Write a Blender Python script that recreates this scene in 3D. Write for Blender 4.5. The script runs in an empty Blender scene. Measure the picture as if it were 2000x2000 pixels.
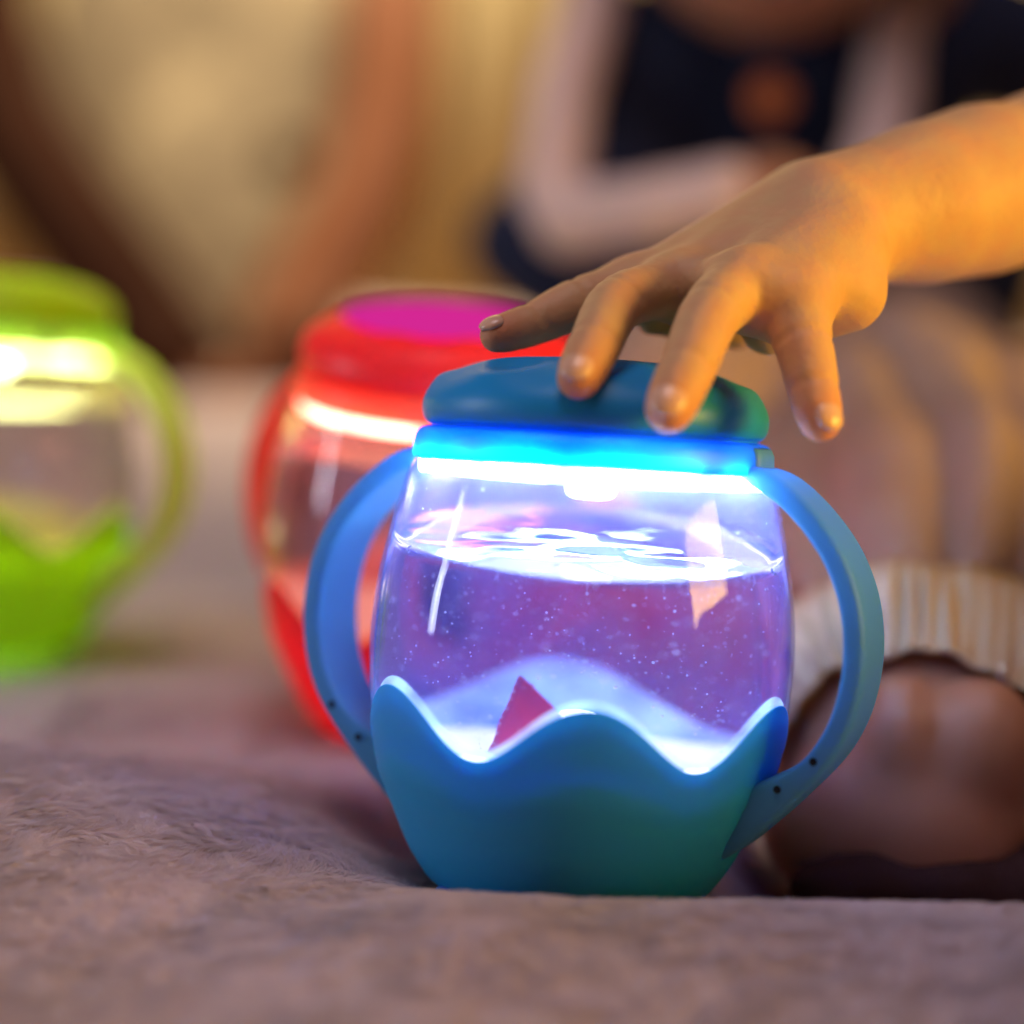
import bpy, bmesh, math, random
import numpy as np
from mathutils import Vector, Matrix, Quaternion
random.seed(7)
RNG = np.random.default_rng(11)
PI = math.pi
CM = 0.01

# ------------------------------------------------------------------ camera
scene = bpy.context.scene
COL = scene.collection
FPX = 3900.0
PITCH = math.atan(700 / FPX)
ROLL = math.radians(3.3)
_f = np.array([0, math.cos(PITCH), -math.sin(PITCH)])
_r0 = np.array([1.0, 0, 0])
_u0 = np.array([0, math.sin(PITCH), math.cos(PITCH)])
_r = _r0 * math.cos(ROLL) + _u0 * math.sin(ROLL)
_u = -_r0 * math.sin(ROLL) + _u0 * math.cos(ROLL)
CAM = np.array([0.0, 0.0, 0.0])


def P(px, py, D):
    """a point (cm) seen at the photo's pixel px, py at depth D cm"""
    return CAM + D * (_f + (px - 1000) / FPX * _r + (1000 - py) / FPX * _u)


def G(px, D, z):
    """a point (cm) in pixel column px at depth D and height z"""
    a = (px - 1000) / FPX
    b = ((z - CAM[2]) / D - _f[2] - a * _r[2]) / _u[2]
    return CAM + D * (_f + a * _r + b * _u)


JAR0 = P(1108, 1733, 45.3)
CAM = -JAR0
JAR0 = np.zeros(3)           # the blue jar's base centre is the world origin
CAM[2] -= 0.45
CAM = CAM.copy()
JAR0 = P(1108, 1733, 45.3)   # slightly below the blanket's level (z = 0)

cam_data = bpy.data.cameras.new("camera")
cam = bpy.data.objects.new("camera", cam_data)
COL.objects.link(cam)
scene.camera = cam
cam.matrix_world = Matrix(((_r[0], _u[0], -_f[0], CAM[0] * CM), (_r[1], _u[1], -_f[1], CAM[1] * CM),
                           (_r[2], _u[2], -_f[2], CAM[2] * CM), (0, 0, 0, 1)))
cam_data.sensor_width = 36
cam_data.lens = 36 * FPX / 2000
cam_data.clip_start = 0.01
cam_data.clip_end = 50
cam_data.dof.use_dof = True
cam_data.dof.focus_distance = 0.434
cam_data.dof.aperture_fstop = cam_data.lens / 25.0

# ------------------------------------------------------------------ world and lamps
world = bpy.data.worlds.new("World")
scene.world = world
world.use_nodes = True
world.node_tree.nodes["Background"].inputs[0].default_value = (0.62, 0.46, 0.38, 1)
world.node_tree.nodes["Background"].inputs[1].default_value = 0.085
scene.view_settings.view_transform = 'Standard'
scene.view_settings.look = 'None'
scene.view_settings.exposure = 0
scene.view_settings.gamma = 1
cy = scene.cycles
cy.use_denoising = True
cy.max_bounces = 16
cy.transmission_bounces = 12
cy.transparent_max_bounces = 24
cy.glossy_bounces = 6
cy.diffuse_bounces = 5
cy.caustics_reflective = False
cy.caustics_refractive = True
cy.blur_glossy = 0.6
cy.sample_clamp_indirect = 8


def area_lamp(name, loc, target, sx, sy, power, color):
    d = bpy.data.lights.new(name, 'AREA')
    d.shape = 'RECTANGLE'
    d.size, d.size_y = sx * CM, sy * CM
    d.energy = power
    d.color = color
    o = bpy.data.objects.new(name, d)
    COL.objects.link(o)
    o.location = Vector(loc) * CM
    o.rotation_euler = (Vector(target) - Vector(loc)).to_track_quat('-Z', 'Y').to_euler()
    return o


area_lamp('warm_key_lamp', (62, -22, 24), (2, 0, 9), 28, 24, 6.4, (1.0, 0.60, 0.08))
area_lamp('cool_strip_lamp', (-80, -2, 20), (0, 0, 8), 4.5, 32, 1.9, (0.75, 0.85, 1.0))
_rl = area_lamp('room_lamp', (-5, 92, 135), (-10, 178, 22), 60, 40, 30, (1.0, 0.82, 0.50))
_rl.data.spread = math.radians(115)
area_lamp('ceiling_lamp', (-12, -14, 130), (-4, 0, 0), 60, 60, 5.6, (1.0, 0.80, 0.88))

# ------------------------------------------------------------------ helpers


def tag(o, label=None, cat=None, group=None, kind=None):
    for k, v in (('label', label), ('category', cat), ('group', group), ('kind', kind)):
        if v:
            o[k] = v
    return o


def empty(name, loc=(0, 0, 0)):
    o = bpy.data.objects.new(name, None)
    COL.objects.link(o)
    o.location = Vector(loc) * CM
    o.empty_display_size = 0.01
    return o


def make_mesh(name, verts, faces, mat, parent=None, smooth=True, cm=True):
    """verts in world cm; the object's origin sits at the verts' own centre unless it has a parent"""
    me = bpy.data.meshes.new(name)
    v = np.asarray(verts, dtype=np.float64) * (CM if cm else 1)
    if isinstance(faces, np.ndarray):
        n = faces.shape[1]
        me.vertices.add(len(v))
        me.vertices.foreach_set('co', v.astype(np.float32).ravel())
        me.loops.add(faces.size)
        me.loops.foreach_set('vertex_index', faces.astype(np.int32).ravel())
        me.polygons.add(len(faces))
        me.polygons.foreach_set('loop_start', np.arange(0, faces.size, n, dtype=np.int32))
        me.polygons.foreach_set('loop_total', np.full(len(faces), n, dtype=np.int32))
        me.update(calc_edges=True)
        me.validate()
    else:
        me.from_pydata([tuple(p) for p in v], [], faces)
    if smooth:
        me.polygons.foreach_set('use_smooth', [True] * len(me.polygons))
    me.update()
    if mat:
        me.materials.append(mat)
    o = bpy.data.objects.new(name, me)
    COL.objects.link(o)
    if parent:
        o.parent = parent
        o.matrix_parent_inverse = Matrix.Translation(-parent.location) if parent.parent is None else Matrix.Identity(4)
    return o


def fix_normals(o):
    bm = bmesh.new()
    bm.from_mesh(o.data)
    bmesh.ops.recalc_face_normals(bm, faces=bm.faces)
    bm.to_mesh(o.data)
    bm.free()
    return o


def vnoise(p, seed=0):
    """value noise for an (N,k) array, smooth, in -1..1"""
    p = np.asarray(p, dtype=np.float64)
    k = p.shape[1]
    i = np.floor(p).astype(np.int64)
    f = p - i
    f = f * f * f * (f * (f * 6 - 15) + 10)
    out = np.zeros(len(p))
    for c in range(2 ** k):
        w = np.ones(len(p))
        h = np.full(len(p), seed * 1013 + 7, dtype=np.int64)
        for a in range(k):
            b = (c >> a) & 1
            w *= f[:, a] if b else 1 - f[:, a]
            h = (h * 31337 + (i[:, a] + b) * (73856093, 19349663, 83492791)[a]) & 0x7fffffff
        h = (h ^ (h >> 13)) * 1274126177 & 0x7fffffff
        h = (h ^ (h >> 16)) * 668265263 & 0x7fffffff
        out += w * ((h & 0xffff) / 32767.5 - 1)
    return out


def fbm(p, octs=4, seed=0, gain=0.5):
    a, s, t = 1.0, 0.0, 0.0
    p = np.asarray(p, dtype=np.float64)
    for o in range(octs):
        s = s + a * vnoise(p * 2 ** o + 17.3 * o, seed + o)
        t += a
        a *= gain
    return s / t


# ---- signed distance bodies
def sstep(e0, e1, x):
    t = np.clip((x - e0) / (e1 - e0), 0, 1)
    return t * t * (3 - 2 * t)


class Body:
    def __init__(self):
        self.prims = []

    def cone(self, a, b, ra, rb, k=0.5):
        self.prims.append(('c', np.array(a, float), np.array(b, float), ra, rb, k))
        return self

    def chain(self, pts, k=0.5):
        for (a, ra), (b, rb) in zip(pts[:-1], pts[1:]):
            self.cone(a, b, ra, rb, k)
        return self

    def ball(self, c, r, k=0.5, axes=None):
        """r: three radii, axes: 3x3 rows"""
        self.prims.append(('e', np.array(c, float), np.array(r, float), np.eye(3) if axes is None else np.array(axes), k))
        return self

    def dist(self, q):
        d = None
        for p in self.prims:
            if p[0] == 'c':
                _, a, b, ra, rb, k = p
                ab = b - a
                t = np.clip(((q - a) @ ab) / max(ab @ ab, 1e-9), 0, 1)
                di = np.linalg.norm(q - a - t[:, None] * ab, axis=1) - (ra + (rb - ra) * t)
            else:
                _, c, r, ax, k = p
                l = (q - c) @ ax.T
                n0 = np.linalg.norm(l / r, axis=1)
                n1 = np.linalg.norm(l / (r * r), axis=1)
                di = n0 * (n0 - 1) / np.maximum(n1, 1e-9)
            if d is None:
                d = di
            else:
                h = np.maximum(k - np.abs(d - di), 0) / k
                d = np.minimum(d, di) - h * h * k * 0.25
        return d

    def bounds(self, pad):
        lo, hi = np.full(3, 1e9), np.full(3, -1e9)
        for p in self.prims:
            if p[0] == 'c':
                for a, r in ((p[1], p[3]), (p[2], p[4])):
                    lo = np.minimum(lo, a - r)
                    hi = np.maximum(hi, a + r)
            else:
                lo = np.minimum(lo, p[1] - p[2].max())
                hi = np.maximum(hi, p[1] + p[2].max())
        return lo - pad, hi + pad


def surface(fn, lo, hi, h):
    """naive surface nets of fn(points)=0, returns verts, quads"""
    n = np.ceil((hi - lo) / h).astype(int) + 1
    xs = [lo[a] + h * np.arange(n[a]) for a in range(3)]
    B = 6
    nb = -(-n // B)
    n = nb * B
    xs = [lo[a] + h * np.arange(n[a]) for a in range(3)]
    bi = np.stack(np.meshgrid(*[np.arange(k) for k in nb], indexing='ij'), -1).reshape(-1, 3)
    bd = fn(lo + h * (bi * B + (B - 1) / 2))
    near = np.abs(bd) < B * h * 0.5 * 1.732 * 1.7 + h
    val = np.repeat(np.repeat(np.repeat(bd.reshape(nb), B, 0), B, 1), B, 2).astype(np.float32)
    off = np.stack(np.meshgrid(*[np.arange(B)] * 3, indexing='ij'), -1).reshape(-1, 3)
    nbk = bi[near]
    for i in range(0, len(nbk), 1500):
        ij = (nbk[i:i + 1500, None] * B + off[None]).reshape(-1, 3)
        val[tuple(ij.T)] = fn(lo + h * ij)
    ins = val < 0
    cells = np.zeros(np.array(n) - 1, dtype=np.int8)
    for c in range(8):
        o = ((c >> 0) & 1, (c >> 1) & 1, (c >> 2) & 1)
        cells += ins[o[0]:n[0] - 1 + o[0], o[1]:n[1] - 1 + o[1], o[2]:n[2] - 1 + o[2]]
    act = (cells > 0) & (cells < 8)
    ci = np.argwhere(act)
    idx = np.full(act.shape, -1, dtype=np.int64)
    idx[act] = np.arange(len(ci))
    acc = np.zeros((len(ci), 3))
    cnt = np.zeros(len(ci))
    for c0 in range(8):
        for a in range(3):
            if (c0 >> a) & 1:
                continue
            c1 = c0 | (1 << a)
            o0 = np.array([(c0 >> k) & 1 for k in range(3)])
            o1 = np.array([(c1 >> k) & 1 for k in range(3)])
            p0, p1 = ci + o0, ci + o1
            v0 = val[p0[:, 0], p0[:, 1], p0[:, 2]].astype(float)
            v1 = val[p1[:, 0], p1[:, 1], p1[:, 2]].astype(float)
            m = (v0 < 0) != (v1 < 0)
            t = np.where(m, v0 / np.where(m, v0 - v1, 1), 0)
            pt = o0 + t[:, None] * (o1 - o0)
            acc += np.where(m[:, None], pt, 0)
            cnt += m
    verts = lo + h * (ci + acc / cnt[:, None])
    quads = []
    for a in range(3):
        b, c = (a + 1) % 3, (a + 2) % 3
        sl0 = [slice(None)] * 3
        sl1 = [slice(None)] * 3
        sl0[a] = slice(0, -1)
        sl1[a] = slice(1, None)
        e = ins[tuple(sl0)] != ins[tuple(sl1)]
        pe = np.argwhere(e)
        pe = pe[(pe[:, b] > 0) & (pe[:, c] > 0) & (pe[:, b] < n[b] - 1) & (pe[:, c] < n[c] - 1)]
        db, dc = np.eye(3, dtype=int)[b], np.eye(3, dtype=int)[c]
        q = np.stack([idx[tuple((pe - db - dc).T)], idx[tuple((pe - dc).T)], idx[tuple(pe.T)], idx[tuple((pe - db).T)]], 1)
        flip = ~ins[tuple(pe.T)]
        q[flip] = q[flip][:, ::-1]
        quads.append(q)
    return verts, np.concatenate(quads)


def body_mesh(name, body, h, mat, parent, disp=None, k_smooth=2, extra=None):
    lo, hi = body.bounds(h * 2 + 0.3)
    v, q = surface(body.dist, lo, hi, h)
    if extra is not None:
        v, q = np.concatenate([v, extra[0]]), np.concatenate([q, extra[1] + len(v)])
    for _ in range(k_smooth):
        s = np.zeros_like(v)
        c = np.zeros(len(v))
        for i in range(4):
            a, b = q[:, i], q[:, (i + 1) % 4]
            np.add.at(s, a, v[b]); np.add.at(c, a, 1)
            np.add.at(s, b, v[a]); np.add.at(c, b, 1)
        v = v * 0.5 + 0.5 * s / np.maximum(c, 1)[:, None]
    if disp:
        v = disp(v, q)
    return make_mesh(name, v, q, mat, parent)


def vnormals(v, q):
    n = np.cross(v[q[:, 2]] - v[q[:, 0]], v[q[:, 3]] - v[q[:, 1]])
    out = np.zeros_like(v)
    for i in range(4):
        np.add.at(out, q[:, i], n)
    return out / np.maximum(np.linalg.norm(out, axis=1), 1e-12)[:, None]


def catmull(pts, n):
    pts = [np.array(p, float) for p in pts]
    P_ = [2 * pts[0] - pts[1]] + pts + [2 * pts[-1] - pts[-2]]
    out = []
    for i in range(1, len(P_) - 2):
        for j in range(n):
            t = j / n
            a, b, c, d = P_[i - 1:i + 3]
            out.append(0.5 * ((2 * b) + (-a + c) * t + (2 * a - 5 * b + 4 * c - d) * t * t + (-a + 3 * b - 3 * c + d) * t ** 3))
    out.append(pts[-1])
    return np.array(out)


# ------------------------------------------------------------------ materials
def new_mat(name):
    m = bpy.data.materials.new(name)
    m.use_nodes = True
    nt = m.node_tree
    nt.nodes.clear()
    out = nt.nodes.new('ShaderNodeOutputMaterial')
    return m, nt, out


def principled(name, color, rough=0.5, sss=0.0, rad=(1, 1, 1), scale=0.002, spec=0.5, bump=None, var=None, sheen=0, coat=0):
    m, nt, out = new_mat(name)
    b = nt.nodes.new('ShaderNodeBsdfPrincipled')
    nt.links.new(b.outputs[0], out.inputs[0])
    b.inputs['Base Color'].default_value = (*color, 1)
    b.inputs['Roughness'].default_value = rough
    b.inputs['Subsurface Weight'].default_value = sss
    b.inputs['Subsurface Radius'].default_value = rad
    b.inputs['Subsurface Scale'].default_value = scale
    b.inputs['Specular IOR Level'].default_value = spec
    b.inputs['Sheen Weight'].default_value = sheen
    b.inputs['Coat Weight'].default_value = coat
    tc = nt.nodes.new('ShaderNodeTexCoord')
    if var:
        sc, amt, col2 = var
        n = nt.nodes.new('ShaderNodeTexNoise')
        n.inputs['Scale'].default_value = sc
        n.inputs['Detail'].default_value = 4
        nt.links.new(tc.outputs['Object'], n.inputs['Vector'])
        r = nt.nodes.new('ShaderNodeMapRange')
        r.inputs[1].default_value = 0.35
        r.inputs[2].default_value = 0.65
        r.inputs[4].default_value = amt
        nt.links.new(n.outputs[0], r.inputs[0])
        mx = nt.nodes.new('ShaderNodeMix')
        mx.data_type = 'RGBA'
        mx.inputs[6].default_value = (*color, 1)
        mx.inputs[7].default_value = (*col2, 1)
        nt.links.new(r.outputs[0], mx.inputs[0])
        nt.links.new(mx.outputs[2], b.inputs['Base Color'])
    if bump:
        for (sc, strength, dist) in bump:
            n = nt.nodes.new('ShaderNodeTexNoise')
            n.inputs['Scale'].default_value = sc
            n.inputs['Detail'].default_value = 3
            nt.links.new(tc.outputs['Object'], n.inputs['Vector'])
            bp = nt.nodes.new('ShaderNodeBump')
            bp.inputs['Strength'].default_value = strength
            bp.inputs['Distance'].default_value = dist
            nt.links.new(n.outputs[0], bp.inputs['Height'])
            nt.links.new(bp.outputs[0], b.inputs['Normal'])
    return m


def emission(name, color, strength, uneven=0):
    m, nt, out = new_mat(name)
    e = nt.nodes.new('ShaderNodeEmission')
    e.inputs[0].default_value = (*color, 1)
    e.inputs[1].default_value = strength
    if uneven:
        tc = nt.nodes.new('ShaderNodeTexCoord')
        n = nt.nodes.new('ShaderNodeTexNoise')
        n.inputs['Scale'].default_value = uneven
        n.inputs['Detail'].default_value = 3
        nt.links.new(tc.outputs['Object'], n.inputs['Vector'])
        r = nt.nodes.new('ShaderNodeMapRange')
        r.inputs[1].default_value = 0.38
        r.inputs[2].default_value = 0.62
        r.inputs[3].default_value = strength * 0.12
        r.inputs[4].default_value = strength * 1.7
        nt.links.new(n.outputs[0], r.inputs[0])
        nt.links.new(r.outputs[0], e.inputs[1])
    nt.links.new(e.outputs[0], out.inputs[0])
    return m


def translucent_plastic(name, color, thru, mixf, rough=0.4, fine=True):
    """dyed silicone: a diffuse and glossy skin that also lets light through in its own colour"""
    m, nt, out = new_mat(name)
    b = nt.nodes.new('ShaderNodeBsdfPrincipled')
    b.inputs['Base Color'].default_value = (*color, 1)
    b.inputs['Roughness'].default_value = rough
    b.inputs['Subsurface Weight'].default_value = 0.0
    t = nt.nodes.new('ShaderNodeBsdfTranslucent')
    t.inputs[0].default_value = (*thru, 1)
    mx = nt.nodes.new('ShaderNodeMixShader')
    mx.inputs[0].default_value = mixf
    nt.links.new(b.outputs[0], mx.inputs[1])
    nt.links.new(t.outputs[0], mx.inputs[2])
    nt.links.new(mx.outputs[0], out.inputs[0])
    if fine:
        tc = nt.nodes.new('ShaderNodeTexCoord')
        n = nt.nodes.new('ShaderNodeTexNoise')
        n.inputs['Scale'].default_value = 2500
        nt.links.new(tc.outputs['Object'], n.inputs['Vector'])
        bp = nt.nodes.new('ShaderNodeBump')
        bp.inputs['Strength'].default_value = 0.25
        bp.inputs['Distance'].default_value = 0.0001
        nt.links.new(n.outputs[0], bp.inputs['Height'])
        nt.links.new(bp.outputs[0], b.inputs['Normal'])
    return m


def clear_wall(name, tint, veil, veil_col):
    """thin clear plastic wall: transparent, mirror at grazing angles, coloured veil painted in for light haze"""
    m, nt, out = new_mat(name)
    tr = nt.nodes.new('ShaderNodeBsdfTransparent')
    tr.inputs[0].default_value = (*tint, 1)
    gl = nt.nodes.new('ShaderNodeBsdfGlossy')
    gl.inputs['Roughness'].default_value = 0.02
    df = nt.nodes.new('ShaderNodeBsdfTranslucent')
    df.inputs[0].default_value = (*veil_col, 1)
    d2 = nt.nodes.new('ShaderNodeBsdfDiffuse')
    d2.inputs[0].default_value = (*veil_col, 1)
    dd = nt.nodes.new('ShaderNodeMixShader')
    dd.inputs[0].default_value = 0.5
    nt.links.new(df.outputs[0], dd.inputs[1])
    nt.links.new(d2.outputs[0], dd.inputs[2])
    tc = nt.nodes.new('ShaderNodeTexCoord')
    n = nt.nodes.new('ShaderNodeTexNoise')
    n.inputs['Scale'].default_value = 70
    n.inputs['Detail'].default_value = 6
    nt.links.new(tc.outputs['Object'], n.inputs['Vector'])
    mr = nt.nodes.new('ShaderNodeMapRange')
    mr.inputs[1].default_value = 0.3
    mr.inputs[2].default_value = 0.75
    mr.inputs[3].default_value = veil * 0.5
    mr.inputs[4].default_value = veil * 1.6
    nt.links.new(n.outputs[0], mr.inputs[0])
    m1 = nt.nodes.new('ShaderNodeMixShader')
    nt.links.new(mr.outputs[0], m1.inputs[0])
    nt.links.new(tr.outputs[0], m1.inputs[1])
    nt.links.new(dd.outputs[0], m1.inputs[2])
    lw = nt.nodes.new('ShaderNodeLayerWeight')
    lw.inputs['Blend'].default_value = 0.5
    pw = nt.nodes.new('ShaderNodeMath')
    pw.operation = 'POWER'
    pw.inputs[1].default_value = 4.5
    nt.links.new(lw.outputs['Facing'], pw.inputs[0])
    fr = nt.nodes.new('ShaderNodeMath')
    fr.operation = 'MULTIPLY_ADD'
    fr.inputs[1].default_value = 0.75
    fr.inputs[2].default_value = 0.011
    nt.links.new(pw.outputs[0], fr.inputs[0])
    m2 = nt.nodes.new('ShaderNodeMixShader')
    nt.links.new(fr.outputs[0], m2.inputs[0])
    nt.links.new(m1.outputs[0], m2.inputs[1])
    nt.links.new(gl.outputs[0], m2.inputs[2])
    nt.links.new(m2.outputs[0], out.inputs[0])
    return m


def rim_glow(name, color, strength):
    """clear rim plastic: mostly transparent, emission painted in for carried lamp light"""
    m, nt, out = new_mat(name)
    tr = nt.nodes.new('ShaderNodeBsdfTransparent')
    e = nt.nodes.new('ShaderNodeEmission')
    e.inputs[0].default_value = (*color, 1)
    e.inputs[1].default_value = strength
    gl = nt.nodes.new('ShaderNodeBsdfGlossy')
    gl.inputs['Roughness'].default_value = 0.15
    m1 = nt.nodes.new('ShaderNodeMixShader')
    tc = nt.nodes.new('ShaderNodeTexCoord')
    nz = nt.nodes.new('ShaderNodeTexNoise')
    nz.inputs['Scale'].default_value = 90
    nt.links.new(tc.outputs['Object'], nz.inputs['Vector'])
    mr = nt.nodes.new('ShaderNodeMapRange')
    mr.inputs[1].default_value = 0.3
    mr.inputs[2].default_value = 0.7
    mr.inputs[3].default_value = 0.08
    mr.inputs[4].default_value = 0.40
    nt.links.new(nz.outputs[0], mr.inputs[0])
    nt.links.new(mr.outputs[0], m1.inputs[0])
    nt.links.new(tr.outputs[0], m1.inputs[1])
    nt.links.new(e.outputs[0], m1.inputs[2])
    m2 = nt.nodes.new('ShaderNodeMixShader')
    m2.inputs[0].default_value = 0.06
    nt.links.new(m1.outputs[0], m2.inputs[1])
    nt.links.new(gl.outputs[0], m2.inputs[2])
    nt.links.new(m2.outputs[0], out.inputs[0])
    return m


def refractive(name, color, ior, rough=0.0):
    m, nt, out = new_mat(name)
    g = nt.nodes.new('ShaderNodeBsdfGlass')
    g.inputs[0].default_value = (*color, 1)
    g.inputs['Roughness'].default_value = rough
    g.inputs['IOR'].default_value = ior
    nt.links.new(g.outputs[0], out.inputs[0])
    return m


M_skin = principled('skin', (0.60, 0.35, 0.17), 0.55, sss=0.25, rad=(1.0, 0.35, 0.18), scale=0.0028, spec=0.3,
                    bump=[(1400, 0.3, 0.0003), (420, 0.35, 0.0006)], var=(130, 0.5, (0.62, 0.28, 0.15)))
_nt = M_skin.node_tree
_b = [n for n in _nt.nodes if n.type == 'BSDF_PRINCIPLED'][0]
_src = _b.inputs['Base Color'].links[0].from_socket
_at = _nt.nodes.new('ShaderNodeAttribute')
_at.attribute_name = 'blush'
_mx = _nt.nodes.new('ShaderNodeMix')
_mx.data_type = 'RGBA'
_mx.inputs[7].default_value = (0.64, 0.20, 0.10, 1)
_nt.links.new(_at.outputs['Fac'], _mx.inputs[0])
_nt.links.new(_src, _mx.inputs[6])
_nt.links.new(_mx.outputs[2], _b.inputs['Base Color'])
M_skin_far = principled('brown_skin', (0.46, 0.22, 0.13), 0.5, sss=0.1, rad=(1, .4, .2), scale=0.003, var=(60, 0.5, (0.38, 0.17, 0.10)))
M_nail = principled('nail', (0.72, 0.42, 0.29), 0.25, sss=0.2, rad=(1, .4, .3), scale=0.001, spec=0.5)
M_navy = principled('navy_cloth', (0.022, 0.028, 0.062), 0.9, spec=0.15, bump=[(900, 0.4, 0.001)])
M_foot_shade = principled('painted_foot_shade', (0.05, 0.024, 0.026), 0.95, spec=0.1, bump=[(900, 0.4, 0.001)])  # near-black tone painted in for the shade below the foot
M_shirt = principled('pale_pink_cotton', (0.85, 0.62, 0.55), 0.9, spec=0.15, bump=[(60, 0.4, 0.004)])
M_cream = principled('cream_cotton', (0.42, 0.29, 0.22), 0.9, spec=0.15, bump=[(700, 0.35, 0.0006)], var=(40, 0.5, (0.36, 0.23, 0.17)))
M_cuff_lit = principled('cream_rib_knit_lit', (0.64, 0.50, 0.34), 0.95, spec=0.1, bump=[(700, 0.35, 0.0006)])  # the trousers' cream made paler: lamp light painted into the cuff
M_button = principled('wooden_button', (0.85, 0.24, 0.07), 0.5)
M_hair = principled('brown_hair', (0.05, 0.025, 0.012), 0.5)
M_eye = principled('eye_white', (0.8, 0.8, 0.8), 0.2)
M_iris = principled('iris_brown', (0.04, 0.02, 0.01), 0.2)
M_lip = principled('lips', (0.5, 0.2, 0.16), 0.4)
M_fleece = principled('mauve_fleece', (0.52, 0.40, 0.42), 0.95, spec=0.1, sheen=0.3,
                      var=(55, 0.55, (0.38, 0.31, 0.32)), bump=[(1500, 0.35, 0.0006)])
M_fibre = principled('fleece_fibre', (0.57, 0.44, 0.46), 0.9, spec=0.15, var=(30, 0.6, (0.42, 0.34, 0.35)))
M_wood = principled('reddish_wood', (0.20, 0.055, 0.010), 0.6, var=(25, 0.6, (0.20, 0.055, 0.015)))
M_darkwood = principled('dark_wood', (0.032, 0.011, 0.006), 0.9, spec=0.1, var=(25, 0.6, (0.04, 0.012, 0.006)))
M_cushion = principled('beige_cushion', (0.40, 0.31, 0.20), 0.95, bump=[(30, 0.5, 0.01)])
M_curtain = principled('cream_curtain', (0.60, 0.50, 0.30), 0.95, var=(4, 0.5, (0.50, 0.42, 0.26)))
M_floor = principled('floor_boards', (0.28, 0.17, 0.10), 0.7)
M_dimple = principled('screw_recess', (0.004, 0.01, 0.02), 0.8)
M_fin = principled('crimson_plastic', (0.85, 0.01, 0.10), 0.6, sss=0.2, rad=(1, .2, .2), scale=0.002, bump=[(220, 0.5, 0.001)])
M_water = refractive('violet_tinted_water', (0.84, 0.75, 1.0), 1.33)  # violet tint paints in blue light scattered through clear water
M_bubble = principled('air_bubble', (0.9, 0.93, 1.0), 0.15, spec=1.0)

# ------------------------------------------------------------------ glowing jars
U = 1 / 86.67     # jar drawing unit -> cm
CROWN_Z = lambda th: 350 + 55 * (np.cos(6 * (th - math.radians(1))) + 0.09 * np.sin(6 * (th - math.radians(1))) ** 2)
GLASS = [(388, 262), (403, 330), (411, 410), (413, 500), (404, 600), (390, 672), (376, 735), (362, 790), (350, 822), (338, 838), (330, 850)]
BASE = [(0, 0), (120, 0), (240, 0), (262, 6), (285, 26), (322, 82), (354, 152), (386, 226), (407, 320), (419, 410), (421, 470)]
LIDP = [(300, 893), (322, 896), (333, 908), (337, 928), (333, 950), (318, 974), (290, 999), (248, 1018), (190, 1029), (110, 1035), (0, 1037)]
BANDP = [(322, 826), (343, 828), (350, 838), (349, 866), (342, 882), (326, 890), (300, 892)]
HANDLEP = [(322, 838), (352, 830), (402, 806), (460, 757), (512, 692), (547, 615), (562, 530), (558, 450), (538, 375), (497, 306), (432, 246), (360, 196), (300, 158)]


def interp_profile(prof, n):
    return catmull(prof, n)


def lathe(name, prof, mat, parent, M, seg=96, mod=None, closed=True, cap=False):
    """prof: (r,z) list in jar units; mod(th,r,z)->(r,z)"""
    prof = np.asarray(prof, float)
    th = np.linspace(0, 2 * PI, seg, endpoint=False)
    T, R = np.meshgrid(th, prof[:, 0], indexing='ij')
    _, Z = np.meshgrid(th, prof[:, 1], indexing='ij')
    if mod:
        R, Z = mod(T, R.copy(), Z.copy())
    X, Y = R * np.sin(T), -R * np.cos(T)      # theta 0 faces the camera, positive to the right
    v = np.stack([X, Y, Z], -1).reshape(-1, 3) * U
    v = v @ M[:3, :3].T + M[:3, 3]
    m = len(prof)
    i, j = np.meshgrid(np.arange(seg), np.arange(m if closed else m - 1), indexing='ij')
    i2, j2 = (i + 1) % seg, (j + 1) % m
    f = np.stack([i * m + j, i * m + j2, i2 * m + j2, i2 * m + j], -1).reshape(-1, 4)
    o = make_mesh(name, v, f, mat, parent)
    bm = bmesh.new()
    bm.from_mesh(o.data)
    bmesh.ops.remove_doubles(bm, verts=bm.verts, dist=1e-6)
    bmesh.ops.recalc_face_normals(bm, faces=bm.faces)
    bm.to_mesh(o.data)
    bm.free()
    return o


def jar_frame(origin, tilt, spin, scale=1.0):
    a = math.radians(tilt)
    Rx = np.array([[1, 0, 0], [0, math.cos(-a), -math.sin(-a)], [0, math.sin(-a), math.cos(-a)]])
    s = math.radians(spin)
    Rz = np.array([[math.cos(s), -math.sin(s), 0], [math.sin(s), math.cos(s), 0], [0, 0, 1]])
    M = np.eye(4)
    M[:3, :3] = Rx @ Rz * scale
    M[:3, 3] = origin
    return M


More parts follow.
